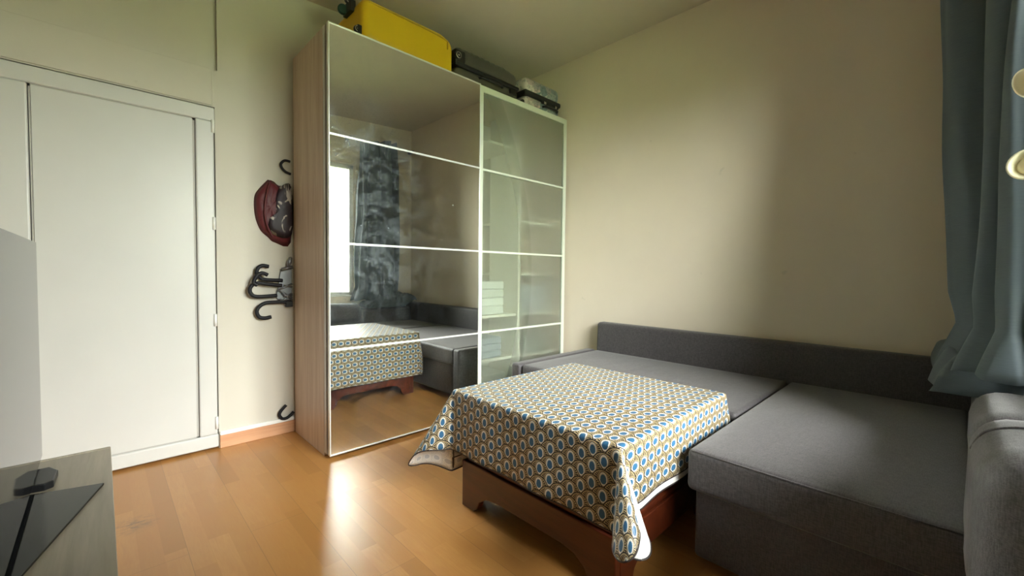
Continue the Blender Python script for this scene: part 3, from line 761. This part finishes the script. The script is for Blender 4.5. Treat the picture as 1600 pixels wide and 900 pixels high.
def foot(yc_, s):
    bm = BM()
    prism(bm, [(-1.12, yc_ - .05), (-1.00, yc_ - .072), (-.984, yc_ - .060), (-.980, yc_ + .02), (-.998, yc_ + .062), (-1.12, yc_ + .06)], 'z', .4505, .470)
    f = obj('foot', bm, 'black', tv, bevel=.003)
    obj('foot_neck', bx(-1.05, -1.03, yc_ - .03, yc_ + .03, .47, .50), 'black', tv, bevel=.002)
foot(-.615, 1); foot(-1.38, -1)
bm = BM()
A = Vector((-.887, -.748)); d1 = Vector((-.112, -.369)).normalized(); d2 = Vector((-d1.y, d1.x)) * -1
if d2.x > 0: d2 = -d2
P = [A, A + d1 * .46, A + d1 * .46 + d2 * .13, A + d2 * .13]
P = [A, A + d1 * .46, A + d1 * .46 + d2 * .30, A + d2 * .30]
prism(bm, [(p.x, p.y) for p in P], 'z', .4512, .4572)
g = obj('glass_plate', bm, plain('black_glass', (.010, .012, .013), .12), None, bevel=.0015)
tag(g, 'thin black rectangular plate lying askew on the television bench', 'plate')

# ------------------------------------------------------------------ curtain
def cpath(z):
    """plan outline of the gathered curtain at height z"""
    k = min(max((z - .78) / (2.56 - .78), 0), 1)
    yl = -2.335 + .082 * k                       # the fold nearest the camera leans in as it rises
    base = [(1.345, -2.60), (1.325, -2.545), (1.36, -2.51), (1.35, -2.46), (1.385, -2.44), (1.42, -2.47), (1.435, -2.41), (1.475, -2.39), (1.50, -2.42), (1.52, yl - .045), (1.56, yl - .01), (1.585, yl), (1.60, -2.37), (1.59, -2.52), (1.61, -2.545), (1.63, -2.42), (1.65, yl + .0), (1.67, -2.40), (1.68, -2.56)]
    base = [(1.335 + (x - 1.335) * (1 + .30 * (1 - k)), y) for x, y in base]
    out = []
    for i, (x, y) in enumerate(base):
        tw = .018 * math.sin(z * 3.1 + i * .9)
        out.append(Vector((x + tw * .6 - .06 * (1 - k) * (i < 8), y + tw * .5, z)))
    return smoothpath(out, 7)
bm = BM(); uvl = None; rows = []
NZ = 60
for i in range(NZ + 1):
    z = 2.56 - (2.56 - .70) * i / NZ
    P = cpath(z); row = []
    pinch = max(0, 1 - abs(z - .86) / .12) * .035
    for q in P:
        n_ = noise.noise(Vector((q.x * 5, q.y * 7, z * 2.0))) * .020 * (1 if z < 2.3 else .4)
        p = Vector((q.x + n_, q.y + n_ * .6, q.z))
        if pinch: p.y += (-2.47 - p.y) * pinch * 4
        if z < .86:
            f = (.86 - z) / .16; p.y += f * .045 * (1 if p.y > -2.47 else -.3); p.x -= f * .05; p.z += .01 * math.sin(p.x * 30) * f
        row.append(bm.verts.new(p))
    rows.append(row)
for a, b in zip(rows, rows[1:]):
    for k in range(len(a) - 1): bm.faces.new((a[k], a[k + 1], b[k + 1], b[k]))
ct = obj('curtain', bm, 'curtain', None, smooth=True)
tag(ct, 'slate blue gathered curtain hanging in the corner behind the sofa', 'curtain')
so = ct.modifiers.new('thickness', 'SOLIDIFY'); so.thickness = .002
# hem line and the part heaped on the corner of the sofa
bm = BM(); nx, ny = 46, 22; G = []
for i in range(nx + 1):
    row = []
    for j in range(ny + 1):
        u, v = i / nx, j / ny; x = 1.33 + .62 * u; y = -2.60 + .31 * v
        e = min(u, 1 - u, v * .8 + .05, (1 - v) * 1.3) * 4; e = min(max(e, 0), 1) ** .6
        hgt = .615 + (.055 * (x < 1.93) + .055) * 1.0
        z = .617 + e * (.10 + .045 * abs(math.sin(x * 13 + y * 11 + 2 * noise.noise(Vector((x * 5, y * 5, 1))))) + .05 * noise.noise(Vector((x * 9, y * 13, 2)))) + (.075 if x > 1.90 else .075 * max(0, (x - 1.78) / .12))
        row.append(bm.verts.new((x + .012 * noise.noise(Vector((x * 14, y * 14, 7))), y + .012 * math.sin(x * 21), z)))
    G.append(row)
for i in range(nx):
    for j in range(ny): bm.faces.new((G[i][j], G[i + 1][j], G[i + 1][j + 1], G[i][j + 1]))
hp = obj('curtain_hem', bm, 'curtain', ct, smooth=True)
so = hp.modifiers.new('thickness', 'SOLIDIFY'); so.thickness = .003
def onpath(t, z): 
    P = cpath(z); return P[min(int(t * (len(P) - 1)), len(P) - 1)]
bm = BM(); tube(bm, [onpath(.12, z) + Vector((-.012, .0, 0)) for z in [.80 + .03 * k for k in range(58)]], .0035, 6)
obj('hem_edge', bm, 'curtain_edge', ct, smooth=True, label='paler hem edge')
bm = BM(); tube(bm, [(.0, -2.52, 2.575), (2.04, -2.52, 2.575)], .012, 12)
rd = thing('curtain_rod', 'plain metal curtain rod above the window', 'curtain rod', (1.0, -2.52, 2.575))
obj('rod', bm, 'greymetal', rd, smooth=True)
for x in (.03, 1.2, 2.02):
    bm = BM(); box(bm, x - .012, x + .012, YW, -2.50, 2.56, 2.59); obj('rod_bracket', bm, 'greymetal', rd, bevel=.002)

# ------------------------------------------------------------------ floor lamp with two small heads
lp = thing('floor_lamp', 'slim lamp with two round cream spot heads at the right edge before the curtain', 'lamp', (.31, -2.53, 0))
bm = BM(); lathe(bm, [(0, 0), (.07, 0), (.07, .012), (.01, .02), (0, .02)], (.31, -2.535, 0), (0, 0, 1), 28); obj('base', bm, 'white', lp, smooth=False)
bm = BM(); tube(bm, [(.31, -2.535, .015), (.31, -2.535, 1.47)], .008, 12); obj('pole', bm, 'white', lp, smooth=True)
for z, ax in ((1.266, (-1, .30, .02)), (1.432, (-.55, .75, -.45))):
    bm = BM(); tube(bm, smoothpath([(.31, -2.535, z - .02), (.38, -2.52, z), (.46, -2.47, z)]), .005, 8); arm = obj('arm', bm, 'white', lp, smooth=True)
    bm = BM(); lathe(bm, [(0, -.045), (.012, -.045), (.018, -.03), (.029, .0), (.031, .012), (.027, .012), (.024, .004), (.015, -.012), (0, -.012)], (.452, -2.433, z), ax, 28)
    sh = obj('lamp_shade', bm, 'creamplastic', lp, smooth=True)
    bm = BM(); lathe(bm, [(0, .008), (.014, .004), (.020, -.004), (.016, -.01), (0, -.011)], (.452, -2.433, z), ax, 20)
    obj('bulb', bm, plain('frosted_bulb', (.9, .84, .6), .3), sh, smooth=True)

# ------------------------------------------------------------------ outside the window (seen in the mirror)
rl = thing('balcony_railing', 'thin metal window railing with a meander pattern outside the window', 'railing', (.72, -2.98, .72))
bm = BM(); yy = -2.97
for z in (.80, .92, 1.07): tube(bm, [(.05, yy, z), (1.5, yy, z)], .006, 6)
x = .1
while x < 1.45:
    for a, b in (((x, 1.07), (x, .96)), ((x, .96), (x + .09, .96)), ((x + .09, .96), (x + .09, 1.03)), ((x + .09, 1.03), (x + .04, 1.03)), ((x + .14, 1.07), (x + .14, .92))):
        tube(bm, [(a[0], yy, a[1]), (b[0], yy, b[1])], .004, 6)
    x += .17
obj('bars', bm, 'greymetal', rl)
for x in (.05, 1.5): obj('post', bx(x - .01, x + .01, -2.98, -2.92, .72, 1.08), 'greymetal', rl)
t = NT('leafy_green'); n = t.noise(t.coord(), 9, 5, .7)
t.set(color=t.ramp(n, [(.35, (.035, .06, .015)), (.55, (.10, .14, .04)), (.7, (.22, .26, .10))]), rough=.7)
bm = BM(); G = []
for i in range(61):
    row = []
    for j in range(21):
        x = -4 + 10 * i / 60; z = -1.0 + 2.3 * j / 20
        row.append(bm.verts.new((x, -6 - .9 * (j / 20) ** 2 + .5 * noise.noise(Vector((x * 1.3, z * 1.3, 0))), z + .35 * noise.noise(Vector((x * 1.1, 0, 5))) * (j / 20))))
    G.append(row)
for i in range(60):
    for j in range(20): bm.faces.new((G[i][j], G[i + 1][j], G[i + 1][j + 1], G[i][j + 1]))
hd = obj('hedge', bm, t.m, None, smooth=True); tag(hd, 'bright green foliage outside the window seen in the mirror', 'hedge')
so = hd.modifiers.new('thickness', 'SOLIDIFY'); so.thickness = .5
